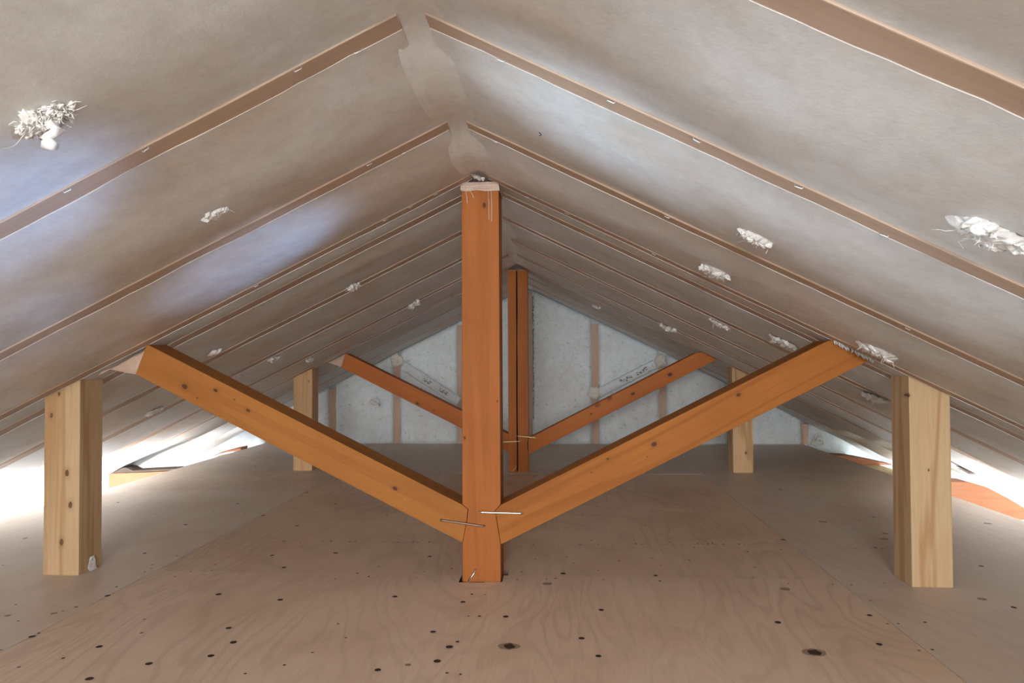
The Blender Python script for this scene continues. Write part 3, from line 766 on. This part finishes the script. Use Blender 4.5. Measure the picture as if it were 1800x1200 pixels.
# ================================================================== WOOL TUFTS ON THE ROOF
def tuft(s, x, y, lx, ly, thick, n, label, seed, strands=0, wet=False, hang=0):
    rs = random.Random(seed)
    M = slope_obj_matrix(s)
    nn = math.hypot(1, SL)
    bm = bmesh.new()
    if wet:      # torn film: flat irregular patch with folded rims
        ring = []; m_ = 26
        c_ = bm.verts.new((0, 0, .006))
        r1, r2 = [], []
        for k in range(m_):
            a = 2*PI*k/m_; w_ = 1 + .22*nz(math.cos(a)*1.4+seed, math.sin(a)*1.4)
            r1.append(bm.verts.new((lx*.5*w_*math.cos(a)*.6, ly*.5*w_*math.sin(a)*.6, .005+.004*nz(k*.9, seed))))
            r2.append(bm.verts.new((lx*.5*w_*math.cos(a), ly*.5*w_*math.sin(a), -.0035)))
        for k in range(m_):
            k2 = (k+1) % m_
            bm.faces.new((c_, r1[k], r1[k2])); bm.faces.new((r1[k], r2[k], r2[k2], r1[k2]))
        for f_ in bm.faces: f_.smooth = True
        sub = bmesh.ops.subdivide_edges(bm, edges=bm.edges[:], cuts=2, use_grid_fill=True)
        for v in bm.verts: v.co.z += .0045*noise.noise(Vector((v.co.x*70+seed, v.co.y*110, 0))) + .002*noise.noise(Vector((v.co.x*200, v.co.y*260, seed)))
    strands = strands//3
    for i in range(int(n*1.6)):
        rr_ = math.sqrt(rs.random()); a = rs.uniform(0, 2*PI)
        px, py = rr_*math.cos(a)*lx*.42, rr_*math.sin(a)*ly*.42
        h = thick*(1-rr_**2*.7)*rs.uniform(.35, 1)
        r = rs.uniform(.14, .30)*min(lx, ly)*.6 if not wet else rs.uniform(.07, .14)*min(lx, ly)
        st = Vector((rs.uniform(.7, 1.7), rs.uniform(.5, 1.1), rs.uniform(.5, .9)))
        mt = Matrix.Translation((px, py, h)) @ Matrix.Rotation(rs.uniform(0, PI), 4, 'Z') @ Matrix.Rotation(rs.uniform(-.6,.6), 4, 'Y')
        res = bmesh.ops.create_icosphere(bm, subdivisions=3, radius=1)
        for v in res['verts']:
            c = v.co.copy(); k = 1 + .5*noise.noise(c*1.6+Vector((i*3.3+seed, 0, 0))) + .35*noise.noise(c*4+Vector((0, i, seed))) + .18*noise.noise(c*11+Vector((0, i, seed)))
            v.co = mt @ Vector((c.x*st.x*r*k, c.y*st.y*r*k, c.z*st.z*r*k))
    for i in range(strands):
        a = rs.uniform(0, 2*PI); px, py = math.cos(a)*lx*.33, math.sin(a)*ly*.33
        L = rs.uniform(.25, .6)*max(lx, ly)
        pts = [Vector((px, py, thick*.5))]
        dd = Vector((math.cos(a+rs.uniform(-.6,.6)), math.sin(a+rs.uniform(-.6,.6)), rs.uniform(-.1, .7)))
        for q in range(7):
            dd = (dd + Vector((rs.uniform(-.5,.5), rs.uniform(-.5,.5), rs.uniform(-.3,.4)))).normalized()
            pts.append(pts[-1]+dd*L/7)
        w0 = min(lx, ly)*rs.uniform(.02, .045)
        tube(bm, pts, [w0*(1-q/8.5)*rs.uniform(.7,1.2) for q in range(8)], 6, flat=.45)
    for i in range(n*9 if not wet else n*2):      # fine loose fibres
        a = rs.uniform(0, 2*PI); q_ = math.sqrt(rs.random()); px, py = math.cos(a)*lx*.46*q_, math.sin(a)*ly*.46*q_
        p0_ = Vector((px, py, thick*(1-q_*q_*.7)*.9)); dd = Vector((rs.gauss(0, 1), rs.gauss(0, 1), rs.gauss(.6, .7))).normalized()
        L = rs.uniform(.10, .30)*min(lx, ly); d2 = (dd+Vector((rs.gauss(0,.6), rs.gauss(0,.6), rs.gauss(0,.6)))).normalized()
        tube(bm, [p0_, p0_+dd*L*.5, p0_+dd*L*.5+d2*L*.5], [.0011, .0008, .0004], 4)
    if hang:     # a twist of wool hanging straight down
        up = M.inverted().to_3x3() @ Vector((0, 0, -1))
        side = M.inverted().to_3x3() @ Vector((1, 0, 0))
        pts = [Vector((0, 0, .01)) + up*(hang*q/7) + side*(.012*math.sin(q*.9)+hang*.32*q/7) for q in range(8)]
        tube(bm, pts, [.008, .009, .0075, .006, .0055, .006, .010, .006], 8, flat=.9)
    for f_ in bm.faces: f_.smooth = True
    o = link_mesh('wool_tuft', bm, WOOLF if wet else WOOL)
    mm = M.copy(); mm.translation = Vector((s*x, y, roof_z(x))) + M.to_3x3() @ Vector((0, 0, .010)); o.matrix_world = mm
    tag(o, label, 'insulation wool', 'tufts of glass wool poking through the roof film')
    return o
tuft(-1, .412, .842, .072, .050, .016, 26, 'large fluffy white wool tuft bursting from the batt at the upper left', 1, 9, hang=.030)
tuft(1, .0, 1.972, .05, .03, .008, 9, 'small wad of white wool stuffed above the head of the near king post', 21, 3)
tuft(-1, .447, 1.36, .062, .046, .004, 5, 'flat faint wool patch on the left slope between second and third rafters', 2, 3, wet=True)
tuft(-1, .498, 2.479, .055, .07, .012, 7, 'wispy wool tuft with trailing threads on the left slope, nearest behind the king post rafters', 3, 8)
tuft(-1, .477, 3.449, .070, .09, .014, 8, 'small wool tuft high on the left slope close to the near king post', 4, 6)
tuft(-1, 1.001, 3.057, .055, .08, .010, 6, 'small wool tuft on the left slope above the near left brace, left of its pair', 5, 5)
tuft(-1, 1.009, 3.532, .045, .09, .012, 5, 'small dangling wool tuft on the left slope just left of the far left brace end', 6, 5)
tuft(-1, .966, 2.44, .05, .03, .003, 2, 'thin flat wool fleck on the left slope just above the near left brace', 7, 2, wet=True)
tuft(-1, 1.452, 2.926, .085, .06, .005, 4, 'low wool patch on the left slope between the left post and near left brace', 8, 3, wet=True)
tuft(1, .574, 1.357, .075, .050, .007, 13, 'bright torn wool patch on the right slope between second and third rafters', 9, 5, wet=True)
tuft(1, .596, 1.796, .075, .090, .006, 10, 'oval wool patch on the right slope between third rafter and king post rafter', 10, 4, wet=True)
tuft(1, .725, .898, .095, .075, .006, 9, 'widest flat wool patch at the right edge of the picture on the right slope', 11, 5, wet=True)
tuft(1, .432, 4.048, .060, .09, .008, 4, 'tiny wool fleck high on the right slope behind the far post', 12, 2)
tuft(1, .728, 3.45, .080, .08, .007, 5, 'small wool fleck on the right slope, left of the brighter elongated tuft', 13, 2)
tuft(1, .775, 2.559, .095, .035, .010, 12, 'bright elongated wool tuft along a right slope rafter above the near right brace', 14, 5)
tuft(1, .923, 2.355, .10, .075, .006, 5, 'soft wool patch on the right slope just left of the near right brace end', 15, 1, wet=True)
tuft(1, .993, 1.839, .105, .080, .006, 7, 'elongated wool patch on the right slope directly above the near right brace end', 16, 1, wet=True)
tuft(1, 1.309, 2.617, .085, .085, .006, 5, 'round wool patch on the right slope just left of the right foreground post', 17, 2, wet=True)
tuft(1, 2.106, 3.54, .09, .05, .004, 3, 'grey wool swirl near the right eaves beyond the right foreground post', 18, 2, wet=True)
# curled dark hair-like thread stuck to the right slope
bm = bmesh.new(); M = slope_obj_matrix(1)
pts = [M.to_3x3() @ Vector((-.004+.008*math.sin(i*.45)*.5, -.012+.003*i, .0165)) for i in range(8)]
tube(bm, pts, .0007, 5)
o = link_mesh('thread', bm, HOLE, loc=(.19, 1.301, roof_z(.19))); tag(o, 'short curled dark thread stuck on the right slope near the ridge', 'thread')

# ================================================================== BEYOND THE FLOOR EDGES
WB = wood('tie_beam_wood', (.44,.20,.11), (.34,.14,.07), [], axis='X', seed=20, ring=.35)
def beam(pts, y0, y1, lab, cat='beam'):
    bm = bmesh.new(); prism(bm, pts, y0, y1)
    o = bevel(link_mesh('tie_beam', bm, WB), .003); tag(o, lab, cat, 'beam ends at the eaves'); return o
beam([(1.935,-.125),(1.935,.036),(1.98,.044),(2.05,.043),(2.13,.020),(2.22,-.028),(2.30,-.078),(2.36,-.120),(2.36,-.125)], 3.42, 3.53, 'orange beam end with curved top showing right of the right foreground post')
beam([(1.935,-.062),(1.935,-.003),(2.0,-.006),(2.08,-.018),(2.16,-.034),(2.27,-.058),(2.27,-.062)], 4.68, 4.80, 'orange beam end in the gap left of the right foreground post')
beam([(-1.935,-.16),(-2.32,-.16),(-2.32,-.030),(-2.1,-.022),(-1.935,-.014)], 4.0, 4.11, 'orange beam end in the bright gap right of the left foreground post')
beam([(-1.935,-.12),(-2.17,-.12),(-2.12,-.040),(-2.06,-.014),(-1.99,.004),(-1.935,.014)], 4.86, 4.97, 'small curved orange beam end at the far end of the left bright gap')
bm = bmesh.new(); prism(bm, [(-1.935,-.012),(-2.30,-.028),(-2.24,.002),(-2.22,.003),(-2.18,-.014),(-1.935,-.002)], 4.0, 4.10)
tag(link_mesh('dark_plank', bm, DARKW), 'thin dark plank lying along the beam in the left bright gap', 'plank')
bm = bmesh.new(); tube(bm, [(-2.13,4.84,-.055),(-2.07,4.83,-.032),(-2.02,4.83,-.020),(-1.97,4.83,-.014),(-1.935,4.83,-.014)], .006, 8)
tag(link_mesh('cable', bm, WOOLF, smooth=True), 'white cable curving over the small beam end at the left eaves', 'cable')
